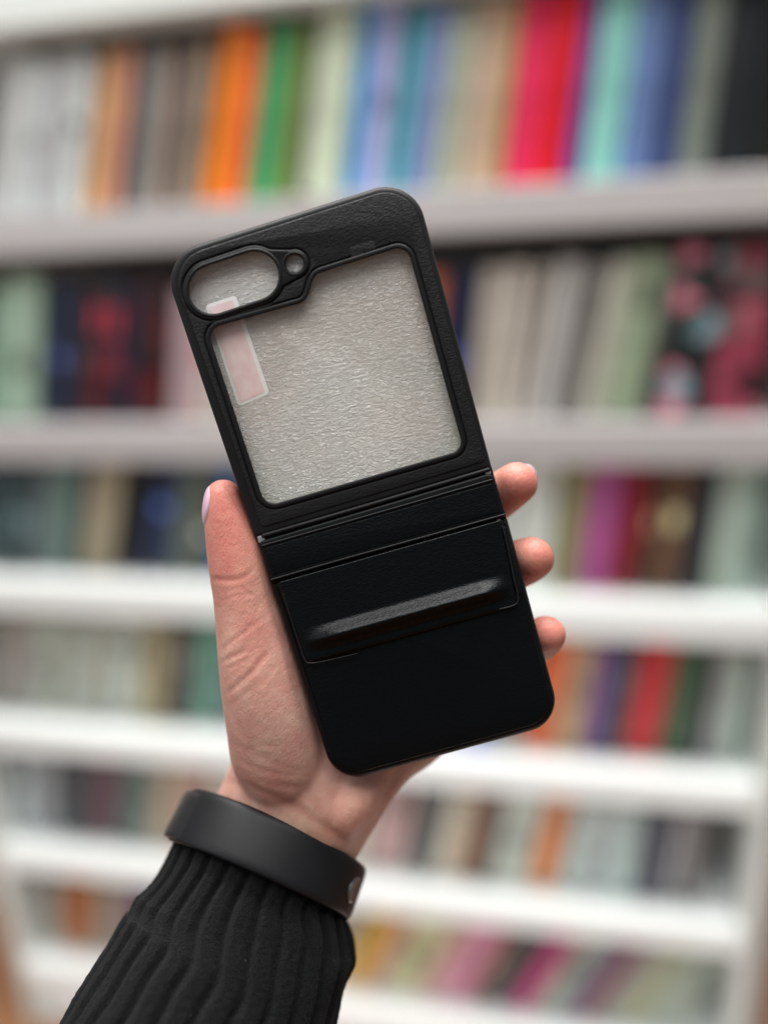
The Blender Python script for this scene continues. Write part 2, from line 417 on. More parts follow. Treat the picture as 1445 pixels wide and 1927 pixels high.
sm = ho.modifiers.new('s', 'SMOOTH'); sm.factor = .5; sm.iterations = 22
su = ho.modifiers.new('u', 'SUBSURF'); su.levels = 1
hme = baked(ho)
N = len(hme.vertices)
co = np.empty(N*3); hme.vertices.foreach_get('co', co); co = co.reshape(-1, 3)
nr = np.empty(N*3); hme.vertices.foreach_get('normal', nr); nr = nr.reshape(-1, 3)
vw = co+np.array(bs)
px = vw[:, 0]/vw[:, 1]*F+CX; py = CY-vw[:, 2]/vw[:, 1]*F
front = np.clip(-nr[:, 1]*2.2+.5, 0, 1)
def seg_dist(pts):
    d = np.full(N, 1e9)
    # smooth the polyline a little
    q = [np.array(p, float) for p in pts]
    for _ in range(2):
        r = [q[0]]
        for a, b in zip(q[:-1], q[1:]): r += [a*.75+b*.25, a*.25+b*.75]
        q = r+[q[-1]]
    m = np.zeros(N)
    L = sum(np.linalg.norm(b-a) for a, b in zip(q[:-1], q[1:])); acc = 0; par = np.zeros(N)
    for a, b in zip(q[:-1], q[1:]):
        ab = b-a; l = np.linalg.norm(ab)
        t = np.clip(((px-a[0])*ab[0]+(py-a[1])*ab[1])/(l*l), 0, 1)
        dd = np.hypot(px-a[0]-t*ab[0], py-a[1]-t*ab[1])
        k = dd < d; d[k] = dd[k]; par[k] = (acc+t[k]*l)/L; acc += l
    taper = np.clip(np.minimum(par, 1-par)*5+.15, 0, 1)
    return d, taper
disp = np.zeros(N); red = np.zeros(N)
CREASES = [  # polyline, half width px, depth mm
    ([(393, 1088), (415, 1091), (440, 1092), (462, 1086), (480, 1068)], 5, .55),
    ([(452, 1100), (462, 1115), (480, 1122)], 4, .25),
    ([(415, 1130), (445, 1122), (480, 1122)], 4, .15),
    ([(425, 1308), (448, 1288), (473, 1266), (488, 1247), (510, 1222)], 5, .55),
    ([(418, 1248), (435, 1236), (452, 1231), (466, 1218)], 5, .45),
    ([(414, 1226), (440, 1204), (463, 1188), (484, 1170), (506, 1158)], 5, .32),
    ([(425, 1262), (450, 1246), (470, 1240)], 4, .2),
    ([(430, 1330), (470, 1300), (500, 1280), (530, 1240)], 5, .16),
    ([(430, 1392), (460, 1412), (500, 1428), (545, 1448), (590, 1455)], 7, .35),
    ([(432, 1416), (470, 1440), (515, 1455), (570, 1462)], 6, .35),
    ([(425, 1440), (470, 1464), (520, 1480), (585, 1482)], 7, .40),
    ([(418, 1466), (460, 1478), (505, 1496), (560, 1522), (610, 1556), (655, 1588)], 9, 1.1),
    ([(440, 1458), (490, 1486), (540, 1506), (590, 1530)], 6, .4),
    ([(470, 1400), (500, 1380), (520, 1350)], 6, .15),
    ([(450, 1420), (480, 1405), (530, 1400)], 5, .15),
    ([(590, 1495), (600, 1520), (612, 1545), (640, 1570)], 9, .45),
    ([(620, 1590), (645, 1602), (672, 1606)], 6, .4),
    ([(700, 1470), (722, 1494), (740, 1500)], 6, .25),
]
for pts, w, dmm in CREASES:
    d, tp = seg_dist(pts)
    g = np.exp(-(d/w)**2)*tp*front
    disp -= g*dmm*(.22e-3 if 1380 < pts[0][1] < 1460 else .27e-3); red += g*min(dmm, .6)*.5
    g2 = np.exp(-((d-w*2)/(w*1.2))**2)*tp*front; disp += g2*dmm*.10e-3
rng = random.Random(3)
for _ in range(46):                            # fine wrinkles of the palm
    x = rng.uniform(425, 600); y = rng.uniform(1140, 1500); a = rng.gauss(-.75, .35) if y < 1380 else rng.gauss(.35, .2); l = rng.uniform(20, 60)
    pts = [(x, y), (x+math.cos(a)*l*.5+rng.uniform(-4, 4), y+math.sin(a)*l*.5+rng.uniform(-4, 4)), (x+math.cos(a)*l, y+math.sin(a)*l)]
    d, tp = seg_dist(pts); g = np.exp(-(d/3.0)**2)*tp*front; disp -= g*rng.uniform(.02, .05)*1e-3; red += g*.04
def blob(cx, cy, rx, ry, rot=0):
    c, s = math.cos(rot), math.sin(rot); x = (px-cx)*c+(py-cy)*s; y = -(px-cx)*s+(py-cy)*c
    return np.exp(-(x/rx)**2-(y/ry)**2)
disp += (blob(660, 1530, 42, 60, .9)*1.2e-3 + blob(500, 1330, 60, 90)*.4e-3)*front
co += nr*disp[:, None]
hme.vertices.foreach_set('co', co.ravel()); hme.update()
# skin tone: palms paler and yellower, fingertips and the heel pinker
tip = np.clip(blob(430, 990, 75, 150)+blob(985, 905, 70, 70)+blob(1015, 1050, 60, 60)+blob(1040, 1190, 60, 60), 0, 1)
heel = blob(665, 1530, 60, 70)
palm = blob(470, 1200, 80, 110)
base = np.array([.575, .328, .268]); pink = np.array([.62, .215, .165]); wr = np.array([.52, .335, .24])
wt = lambda w: np.clip(w, 0, 1)[:, None]
tone = np.tile(base, (N, 1)); tone = tone*(1-wt(palm*.7))+np.array([.58, .29, .225])*wt(palm*.7)
tone = tone*(1-wt(tip*.95))+pink*wt(tip*.95); tone = tone*(1-wt(heel*.8))+np.array([.64, .31, .24])*wt(heel*.8)
wst = np.clip((py-1500)/80, 0, 1)*(1-heel); tone = tone*(1-wt(wst))+wr*wt(wst)
mot = np.array([noise.noise(Vector(c)*90) for c in co]); tone *= 1+np.clip(mot, -.5, .5)[:, None]*np.array([.05, .20, .17])
mot2 = np.array([noise.noise(Vector(c)*330) for c in co]); tone *= 1+mot2[:, None]*np.array([.03, .10, .09])
tone *= 1-np.clip(red, 0, .9)[:, None]*np.array([.18, .42, .42])
ca = hme.color_attributes.new('tone', 'FLOAT_COLOR', 'POINT')
ca.data.foreach_set('color', np.hstack([np.clip(tone, 0, 1), np.ones((N, 1))]).ravel())
for k in list(hme.materials): hme.materials.pop()
link_mesh('body', hme, M_skin, person)

def nail(c, L, W, T, nrm):                   # flattened ellipsoid; L long axis vec, nrm normal vec, sizes m
    L = Vector(L).normalized(); n = Vector(nrm).normalized(); w = L.cross(n).normalized(); n = w.cross(L)
    V = []; Fc = []; a, b = 28, 16
    for j in range(b+1):
        th_ = math.pi*j/b
        for i in range(a):
            ph = 2*math.pi*i/a
            V.append(Vector(c)+L*(T[0]*math.cos(th_))+w*(T[1]*math.sin(th_)*math.cos(ph))+n*(T[2]*math.sin(th_)*math.sin(ph)))
    for j in range(b):
        for i in range(a): Fc.append((j*a+i, j*a+(i+1) % a, (j+1)*a+(i+1) % a, (j+1)*a+i))
    mesh_obj('fingernail', V, Fc, M_nail, person)
nail(P(391, 951, .2331), (.12, 0, 1), 0, (.0062, .0046, .0016), (-.94, -.30, .06))
nail(P(984, 898, .2462), (.7, 0, .7), 0, (.0046, .0040, .0010), (.2, 1, .1))
nail(P(1010, 1039, .2460), (.9, 0, .25), 0, (.0046, .0040, .0010), (.2, .85, .4))
nail(P(1036, 1186, .2465), (.9, 0, .15), 0, (.0042, .0038, .0010), (.45, .9, .1))

# ---------------------------------------------------------------- sleeve
def ss_(x, a, b):
    t = max(0, min(1, (x-a)/(b-a))); return t*t*(3-2*t)
def sleeve():
    rings = [(512, 1588, .2570, 146, .0205), (504, 1606, .2558, 165, .0236), (482, 1664, .2530, 173, .0240), (463, 1738, .2490, 207, .0252), (442, 1803, .2448, 217, .0265),
             (408, 1875, .2397, 227, .0275), (372, 1962, .2335, 244, .0285), (335, 2060, .2260, 264, .0295), (290, 2160, .2200, 282, .031)]
    C = [P(*r[:3]) for r in rings]; A = [r[3]*r[2]/F for r in rings]; B = [r[4] for r in rings]
    def cr(L, x):
        i = min(int(x), len(L)-2); t = x-i; g = lambda k: L[max(0, min(len(L)-1, k))]
        a, b, c, d = g(i-1), g(i), g(i+1), g(i+2)
        return .5*((2*b)+(c-a)*t+(2*a-5*b+4*c-d)*t*t+(3*b-a-3*c+d)*t*t*t)
    ns, nu = 620, 230; nrib = 26; V = []
    for j in range(nu+1):
        x = (j/nu)*(len(rings)-1); c = cr(C, x); a = cr(A, x); b = cr(B, x)
        d = (cr(C, min(x+.05, len(rings)-1))-cr(C, max(x-.05, 0))).normalized()
        s = d.cross(Vector((0, 1, 0))).normalized(); o = s.cross(d).normalized()
        ribamp = .0017*ss_(x, .2, 2.0)
        for i in range(ns):
            q = 2*math.pi*i/ns
            tw = 0
            wob = .018*noise.noise(Vector((math.cos(q)*1.3, math.sin(q)*1.3, x*.8)))
            rib = 1-abs(math.cos((q+tw+wob)*nrib/2))**6
            p0 = c+s*(a*math.cos(q))+o*(b*math.sin(q)); nn = (s*math.cos(q)/a+o*math.sin(q)/b).normalized()
            big = noise.noise(p0*30)*.0007*ss_(x, .6, 2.5)+noise.noise(p0*110)*.0003*ss_(x, .6, 2.5)
            fuzz = noise.noise(p0*900)*.00016+noise.noise(p0*1900)*.00012
            fold = 0
            if math.cos(q) > .3 or True:
                e = max(0, abs(math.cos(q))-.75)/.25; fold = (.0009 if math.cos(q) > 0 else .0002)*e*math.sin(x*4.6+2*q)*ss_(x, .8, 2.2)
            V.append(p0+nn*(ribamp*(rib-.75)+big+fuzz+fold))
    Fc = []
    for j in range(nu):
        for i in range(ns):
            i2 = (i+1) % ns; Fc.append((j*ns+i, j*ns+i2, (j+1)*ns+i2, (j+1)*ns+i))
    o = mesh_obj('sleeve', V, Fc, M_knit, person)
    bm = bmesh.new(); bm.from_mesh(o.data); bmesh.ops.recalc_face_normals(bm, faces=bm.faces); bm.to_mesh(o.data); bm.free()
    # a few specks of lint caught on the wool
    lv, lf = [], []; rg = random.Random(5)
    return o
sleeve()

# ================================================================== WRISTBAND
band = held_root('wristband', 'matte black rubber fitness band with a round metal clasp, worn round the wrist', 'fitness band', P(495, 1640, .255))
def strap(name, ctr, hw, hd, width, thick, q0, q1, mat, tiltf=.6, taper=None, full=False, n=160, axis=None):
    """arc of an elliptical strap; angles in degrees, 0 = right, -90 = towards the camera"""
    u = Vector((.91, 0, -.415)); ax = Vector((.415, 0, .91)); w = (Vector((0, 1, 0))-ax*tiltf).normalized()
    ax2 = u.cross(w).normalized(); ax2 = -ax2 if ax2.z < 0 else ax2
    c = P(*ctr); V = []; m = 24
    for i in range(n+1 if not full else n):
        q = math.radians(q0+(q1-q0)*i/n)
        p = c+u*(hw*math.cos(q))+w*(hd*math.sin(q)); nn = (u*math.cos(q)/hw+w*math.sin(q)/hd).normalized()
        wd = width*(taper(i/n) if taper else 1); tk = thick
        if not full:
            e = min(i/n, 1-i/n)*n/5.0
            if e < 1: k = math.sqrt(1-(1-e)**2); wd *= .75+.25*k; tk *= max(k, .05)
        for k in range(m):
            t = 2*math.pi*k/m; cx_ = abs(math.cos(t))**.32*math.copysign(1, math.cos(t)); sx = abs(math.sin(t))**.75*math.copysign(1, math.sin(t))
            V.append(p+ax2*(wd/2*cx_)+nn*(tk/2*sx))
    Fc = []; L = n if not full else n-1
    for i in range(L):
        for k in range(m): Fc.append((i*m+k, i*m+(k+1) % m, (i+1)*m+(k+1) % m, (i+1)*m+k))
    if full:
        for k in range(m): Fc.append(((n-1)*m+k, (n-1)*m+(k+1) % m, (k+1) % m, k))
    else: Fc.append(list(range(m))); Fc.append([n*m+k for k in range(m)][::-1])
    o = mesh_obj(name, V, Fc, mat, band)
    bm = bmesh.new(); bm.from_mesh(o.data); bmesh.ops.recalc_face_normals(bm, faces=bm.faces); bm.to_mesh(o.data); bm.free()
    return o, c, u, w, ax2
strap('inner_strap', (496, 1607, .2565), .0328, .0238, .0156, .0022, 0, 360, M_band2, full=True, n=200)
o, c, u, w, ax2 = strap('outer_strap', (505, 1609, .2562), .0323, .0262, .0174, .0030, -177, 4, M_band, taper=lambda t: 1.03-.10*t)
q = math.radians(-27); pc = c+u*(.0322*math.cos(q))+w*(.0262*math.sin(q)); nn = (u*math.cos(q)/.0322+w*math.sin(q)/.0262).normalized()
def disc(name, ctr, n, r, t, mat, parent, dish=0.):
    a = n.cross(Vector((0, 0, 1))).normalized(); b = n.cross(a); V = []; m = 40; prof = [(0, -t), (1, -t), (1, 0), (.9, .12*t+.0001), (.5, .0001-dish*.5), (.0001, .0001-dish)]
    for rr, h in prof:
        for k in range(m): V.append(ctr+a*(r*rr*math.cos(2*math.pi*k/m))+b*(r*rr*math.sin(2*math.pi*k/m))+n*h)
    Fc = []
    for j in range(len(prof)-1):
        for k in range(m): Fc.append((j*m+k, j*m+(k+1) % m, (j+1)*m+(k+1) % m, (j+1)*m+k))
    o = mesh_obj(name, V, Fc, mat, parent)
    bm = bmesh.new(); bm.from_mesh(o.data); bmesh.ops.remove_doubles(bm, verts=bm.verts, dist=1e-7); bmesh.ops.recalc_face_normals(bm, faces=bm.faces); bm.to_mesh(o.data); bm.free()
    o.data.set_sharp_from_angle(angle=math.radians(35))
disc('clasp_button', pc+nn*.0017, nn, .0040, .0012, M_steel, band, .0002)

# ================================================================== BOOKCASE
Y0 = 1.0
def hitx(px, z):                             # world x on the bookcase front plane, at height z, seen at picture column px
    lo, hi = -3000., 6000.
    def h(py):
        d = R3 @ Vector((px-CX, F, CY-py)); return d/d.y*Y0
    for _ in range(50):
        m = (lo+hi)/2
        if h(m).z > z: lo = m
        else: hi = m
    return h(lo).x
def box(bm, x0, x1, y0, y1, z0, z1, bev=0, rz=None):
    r = bmesh.ops.create_cube(bm, size=1, matrix=Matrix.Translation(((x0+x1)/2, (y0+y1)/2, (z0+z1)/2)) @ Matrix.Diagonal((x1-x0, y1-y0, z1-z0, 1)))
    if bev:
        es = list({e for v in r['verts'] for e in v.link_edges})
        bmesh.ops.bevel(bm, geom=es, offset=bev, segments=2, affect='EDGES', profile=.5)
def wobj(name, bm, mat, parent=None, loc=None, smooth=False):
    me = bpy.data.meshes.new(name); bm.to_mesh(me); bm.free()
    o = link_mesh(name, me, mat, parent, smooth)
    if loc: o.location = loc
    return o
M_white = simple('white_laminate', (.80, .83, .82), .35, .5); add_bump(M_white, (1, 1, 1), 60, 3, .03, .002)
M_grey = simple('darker_laminate', (.42, .40, .40), .4, .5); add_bump(M_grey, (1, 1, 1), 60, 3, .03, .002)  # boards A and B get a darker tone than the lower boards
M_back = simple('back_board', (.42, .40, .37), .6, .4); add_bump(M_back, (1, 1, 1), 40, 3, .05, .002)
M_side = simple('pale_side', (.60, .63, .60), .45, .5); add_bump(M_side, (1, 1, 1), 40, 3, .05, .002)
XL, XR = -.965, .345; DEP = .26
bk = bpy.data.objects.new('bookcase', None); COL.objects.link(bk); bk.location = (0, Y0, 0)
tag(bk, 'wide white bookcase full of colourful books, out of focus behind the hand', 'bookcase')
SH = {'G': .335, 'A': .060, 'B': -.240, 'C': -.495, 'D': -.768, 'E': -1.035, 'Fr': -1.315}   # underside heights
TH = {'G': .05, 'A': .052, 'B': .055, 'C': .055, 'D': .05, 'E': .05, 'Fr': .05}
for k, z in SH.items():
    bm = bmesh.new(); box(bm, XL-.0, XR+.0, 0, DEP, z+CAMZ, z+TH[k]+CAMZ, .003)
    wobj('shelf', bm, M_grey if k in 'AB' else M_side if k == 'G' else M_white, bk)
for x in (XL-.03, XR+.001):
    bm = bmesh.new(); box(bm, x, x+.029, .012, DEP, .0, .75+CAMZ, .002); wobj('side_panel', bm, M_side, bk)
bm = bmesh.new(); box(bm, XL-.03, XR+.03, DEP+.001, DEP+.012, .02, .75+CAMZ); wobj('back_panel', bm, M_back, bk)
bm = bmesh.new(); box(bm, XL, XR, .03, DEP-.01, 0.0, SH['Fr']+CAMZ-.001); wobj('plinth', bm, M_white, bk)
ZS = {k: SH[k]+TH[k] for k in SH}

def srgb(c): return tuple(((v/255)/12.92 if v/255 <= .04045 else ((v/255+.055)/1.055)**2.4) for v in c)
M_pages = simple('page_edges', (.70, .66, .58), .8, .2); add_bump(M_pages, (40, 1, 1), 60, 2, .4, .001)
_bm = {}
def book_mat(col):
    if col in _bm: return _bm[col]
    m, n, l, b = new_mat('book_cover')
    tc = n.new('ShaderNodeTexCoord'); t = n.new('ShaderNodeTexNoise'); t.inputs['Scale'].default_value = 28; t.inputs['Detail'].default_value = 4
    r = n.new('ShaderNodeValToRGB'); c = srgb(col)
    r.color_ramp.elements[0].position = .35; r.color_ramp.elements[0].color = (*[v*.85 for v in c], 1)
    r.color_ramp.elements[1].position = .7; r.color_ramp.elements[1].color = (*[min(1, v*1.12) for v in c], 1)
    l.new(tc.outputs['Object'], t.inputs['Vector']); l.new(t.outputs['Fac'], r.inputs[0]); l.new(r.outputs[0], b.inputs['Base Color'])
    b.inputs['Roughness'].default_value = .42
    _bm[col] = m; return m
def blotch_mat(cols, scale, seed):           # a printed pattern of big soft blotches
    m, n, l, b = new_mat('patterned_cover')
    tc = n.new('ShaderNodeTexCoord'); mp = n.new('ShaderNodeMapping'); mp.inputs['Location'].default_value = (seed, seed*.7, seed*1.3)
    t = n.new('ShaderNodeTexVoronoi'); t.inputs['Scale'].default_value = scale
    l.new(tc.outputs['Object'], mp.inputs[0]); l.new(mp.outputs[0], t.inputs['Vector'])
    sp = n.new('ShaderNodeSeparateColor'); l.new(t.outputs['Color'], sp.inputs[0])
    r = n.new('ShaderNodeValToRGB'); r.color_ramp.interpolation = 'CONSTANT'
    while len(r.color_ramp.elements) < len(cols): r.color_ramp.elements.new(.5)
    for i, c in enumerate(cols): r.color_ramp.elements[i].position = i/len(cols); r.color_ramp.elements[i].color = (*srgb(c), 1)
    l.new(sp.outputs[0], r.inputs[0]); l.new(r.outputs[0], b.inputs['Base Color']); b.inputs['Roughness'].default_value = .4
    return m
ROWNAME = {'A': 'top', 'B': 'second', 'C': 'third', 'D': 'fourth', 'E': 'fifth', 'F': 'lowest'}
# rows: (left edge at the foot px, left edge at the top px, right edge at the foot px, right edge at the top px, colour words, rgb, height m)
W = {}
W['A'] = [(-70, -30, -38, -2, 'light grey', (190, 192, 192), .2), (-36, 0, 0, 32, 'white', (205, 208, 206), .2),
 (2, 34, 34, 66, 'off-white', (200, 206, 206), .195), (36, 68, 66, 98, 'pale grey', (188, 188, 190), .2), (68, 100, 112, 142, 'bright white', (215, 222, 220), .198),
 (120, 158, 150, 190, 'golden tan', (215, 165, 105), .195), (152, 192, 190, 226, 'salmon pink', (205, 145, 118), .2),
 (196, 232, 214, 250, 'charcoal', (58, 60, 66), .195), (216, 252, 246, 276, 'slate grey', (120, 124, 122), .198), (248, 280, 270, 300, 'beige', (180, 165, 150), .196),
 (272, 302, 288, 322, 'dusky brown', (120, 88, 80), .2), (290, 326, 318, 352, 'ash grey', (110, 108, 104), .2), (320, 354, 340, 374, 'sandy', (196, 170, 140), .198),
 (341, 376, 352, 396, 'dark brown', (100, 66, 40), .2), (353, 398, 402, 450, 'bright orange', (255, 135, 10), .21), (403, 452, 434, 478, 'red orange', (238, 92, 38), .205),
 (438, 481, 446, 488, 'mint green', (120, 205, 150), .195), (447, 489, 482, 522, 'emerald green', (0, 160, 100), .21), (484, 526, 524, 566, 'olive green', (120, 155, 80), .205),
 (528, 568, 548, 596, 'cocoa brown', (95, 78, 62), .21), (550, 600, 622, 655, 'pale green', (205, 218, 190), .215), (628, 662, 658, 694, 'sky blue', (45, 160, 225), .22),
 (660, 697, 708, 758, 'lavender', (175, 180, 225), .218), (712, 764, 744, 802, 'teal', (60, 165, 178), .21), (746, 804, 796, 848, 'slate blue', (125, 145, 190), .21),
 (800, 852, 850, 900, 'sage grey', (170, 178, 158), .205), (852, 904, 906, 950, 'blush beige', (205, 178, 155), .212), (908, 954, 938, 984, 'tan', (190, 155, 110), .21),
 (942, 990, 1000, 1052, 'hot pink', (245, 40, 95), .216), (1002, 1055, 1052, 1112, 'scarlet', (232, 0, 25), .216), (1056, 1114, 1090, 1146, 'purple', (120, 68, 150), .218),
 (1096, 1152, 1162, 1222, 'turquoise', (140, 208, 198), .23), (1168, 1226, 1216, 1268, 'cornflower blue', (112, 140, 192), .225), (1220, 1270, 1278, 1336, 'navy blue', (62, 78, 125), .228),
 (1284, 1342, 1340, 1398, 'grey green', (120, 128, 120), .222), (1346, 1404, 1440, 1500, 'black', (20, 26, 30), .23)]
W['B'] = [(-60, -50, -30, -20, 'mint', (150, 185, 160), .2), (-26, -18, 34, 42, 'pale green', (165, 190, 170), .215),
 (52, 62, 102, 118, 'navy', (26, 34, 62), .205), (104, 120, 128, 140, 'dark grey', (48, 48, 52), .2), (130, 142, 196, 206, 'spotted red', (110, 22, 36), .208), (198, 208, 218, 226, 'midnight blue', (30, 36, 64), .2), (220, 228, 284, 296, 'crimson', (118, 26, 34), .205),
 (292, 300, 338, 352, 'pinkish white', (190, 165, 170), .19), (340, 354, 402, 424, 'yellow floral', (205, 160, 95), .19),
 (410, 430, 470, 490, 'cream', (180, 170, 150), .2), (480, 500, 560, 580, 'dark blue', (40, 46, 80), .2), (565, 590, 640, 660, 'grey', (120, 120, 120), .2), (650, 670, 730, 760, 'maroon', (110, 40, 50), .2),
 (740, 770, 800, 830, 'rust orange', (190, 100, 60), .2), (812, 838, 870, 900, 'ink blue', (24, 30, 62), .205),
 (876, 908, 922, 950, 'stone', (188, 180, 168), .203), (924, 952, 962, 1002, 'ivory', (206, 198, 186), .206), (964, 1004, 990, 1050, 'taupe', (186, 178, 168), .203), (992, 1052, 1038, 1108, 'pearl grey', (196, 194, 190), .208),
 (1042, 1112, 1088, 1160, 'mid grey', (128, 124, 120), .2), (1092, 1164, 1136, 1206, 'olive cream', (186, 186, 170), .205), (1138, 1208, 1206, 1268, 'celadon green', (152, 168, 140), .208),
 (1214, 1274, 1244, 1300, 'graphite', (66, 64, 66), .205), (1248, 1304, 1340, 1386, 'floral', (160, 70, 80), .215), (1344, 1390, 1440, 1480, 'rose floral', (170, 100, 110), .215)]
W['C'] = [(-70, -50, -20, 0, 'petrol', (60, 80, 84), .19), (-18, 2, 22, 42, 'dark teal', (62, 78, 80), .19), (24, 44, 52, 70, 'silver', (110, 124, 126), .188), (54, 72, 100, 118, 'seafoam green', (108, 134, 126), .19),
 (102, 120, 120, 142, 'slate', (58, 66, 74), .19), (122, 146, 180, 206, 'khaki', (165, 155, 130), .192), (184, 208, 232, 262, 'black', (16, 24, 28), .193), (234, 266, 284, 322, 'deep navy', (30, 44, 76), .192),
 (288, 324, 332, 352, 'dark sage', (92, 106, 102), .19), (334, 356, 372, 392, 'moss', (88, 92, 76), .186), (374, 394, 408, 430, 'cobalt blue', (30, 96, 165), .19),
 (420, 440, 480, 500, 'ochre', (170, 140, 80), .19), (490, 510, 560, 580, 'plum', (100, 60, 100), .19), (570, 590, 650, 680, 'beige', (180, 170, 150), .19), (660, 690, 740, 760, 'dark green', (40, 80, 60), .19), (750, 770, 830, 850, 'silver grey', (160, 165, 165), .19),
 (848, 868, 902, 918, 'chalk', (222, 226, 224), .195), (904, 920, 955, 975, 'dove grey', (206, 212, 208), .20), (958, 978, 1032, 1064, 'pale silver', (214, 220, 212), .20),
 (1038, 1074, 1084, 1120, 'olive', (150, 145, 105), .198), (1088, 1124, 1146, 1190, 'magenta', (176, 88, 148), .2), (1148, 1194, 1190, 1240, 'dark red', (138, 26, 42), .2), (1192, 1242, 1222, 1268, 'umber', (74, 52, 42), .196),
 (1226, 1272, 1278, 1326, 'brown', (106, 78, 58), .196), (1282, 1330, 1332, 1380, 'blue black', (36, 44, 50), .198), (1338, 1386, 1388, 1420, 'pale sage', (172, 188, 176), .2), (1390, 1424, 1432, 1460, 'ice green', (176, 200, 190), .2)]
W['D'] = [(-60, -50, -20, -10, 'putty', (140, 138, 132), .19), (-16, -8, 26, 34, 'warm grey', (150, 148, 142), .19), (30, 38, 66, 74, 'frosty green', (168, 178, 168), .19), (68, 76, 96, 104, 'light olive', (165, 168, 150), .19),
 (98, 106, 134, 142, 'mist', (166, 176, 170), .19), (136, 144, 168, 176, 'linen', (170, 172, 158), .19), (170, 178, 218, 230, 'eggshell', (184, 194, 186), .19), (222, 234, 252, 262, 'buttermilk', (178, 176, 150), .19), (254, 264, 286, 302, 'straw', (150, 140, 105), .192),
 (290, 304, 330, 352, 'charcoal', (66, 66, 62), .195), (334, 356, 386, 404, 'jade green', (96, 150, 130), .195), (390, 406, 424, 440, 'bluish grey', (90, 96, 112), .19),
 (440, 455, 500, 520, 'white', (190, 190, 190), .19), (510, 530, 580, 600, 'brick', (150, 70, 50), .19), (590, 610, 680, 700, 'cream', (190, 180, 160), .19), (690, 710, 780, 800, 'grey', (130, 130, 130), .19), (790, 820, 860, 890, 'lilac', (170, 160, 190), .19),
 (872, 905, 914, 945, 'royal blue', (48, 84, 214), .188), (918, 950, 976, 1020, 'smoke grey', (140, 138, 128), .19), (982, 1030, 1034, 1082, 'tangerine', (225, 100, 40), .2), (1038, 1084, 1090, 1130, 'camel', (178, 148, 112), .196),
 (1094, 1134, 1136, 1176, 'violet', (104, 66, 132), .196), (1140, 1180, 1168, 1216, 'dark slate', (58, 72, 72), .194), (1174, 1222, 1238, 1288, 'cherry red', (190, 22, 34), .2), (1242, 1292, 1298, 1336, 'forest green', (50, 84, 50), .192),
 (1300, 1338, 1324, 1368, 'midnight', (34, 34, 54), .19), (1330, 1374, 1362, 1396, 'pebble grey', (150, 154, 150), .188), (1366, 1398, 1404, 1432, 'pale mint', (165, 182, 172), .19)]
W['E'] = [(2, -12, 36, 24, 'powder grey', (165, 176, 178), .17), (40, 30, 76, 82, 'cool grey', (140, 146, 148), .175), (82, 104, 118, 134, 'dark slate', (56, 60, 66), .175), (120, 136, 148, 162, 'coal black', (34, 38, 44), .175), (150, 164, 186, 200, 'burgundy', (98, 56, 72), .178),
 (192, 206, 226, 240, 'bottle green', (50, 82, 76), .176), (230, 244, 262, 276, 'grey', (122, 128, 120), .172), (264, 278, 300, 316, 'biscuit', (160, 146, 120), .175), (302, 318, 350, 372, 'dusty pink', (165, 132, 118), .182),
 (360, 376, 420, 440, 'cream', (180, 175, 160), .17), (430, 445, 500, 520, 'slate blue', (90, 100, 130), .17), (510, 530, 590, 610, 'grey', (130, 130, 130), .17), (600, 620, 672, 702, 'ivory', (190, 186, 172), .175),
 (678, 708, 748, 774, 'faded rose', (178, 146, 144), .185), (760, 790, 800, 842, 'pine grey', (84, 92, 90), .182), (804, 846, 846, 886, 'cream', (190, 184, 166), .175), (850, 890, 872, 912, 'terracotta', (170, 122, 88), .182), (874, 914, 914, 956, 'chocolate', (84, 68, 58), .182),
 (918, 960, 988, 1026, 'pale sage', (176, 186, 174), .18), (994, 1030, 1040, 1086, 'amber orange', (208, 122, 52), .185), (1046, 1092, 1090, 1130, 'misty green', (170, 184, 178), .175), (1092, 1132, 1140, 1170, 'silver', (160, 170, 170), .172), (1142, 1172, 1196, 1214, 'pale aqua', (168, 186, 182), .172),
 (1200, 1222, 1222, 1248, 'denim', (62, 64, 78), .178), (1224, 1250, 1250, 1286, 'anthracite', (70, 72, 86), .176), (1254, 1290, 1276, 1310, 'light grey', (150, 150, 150), .17), (1280, 1316, 1330, 1352, 'gunmetal', (96, 94, 94), .175)]
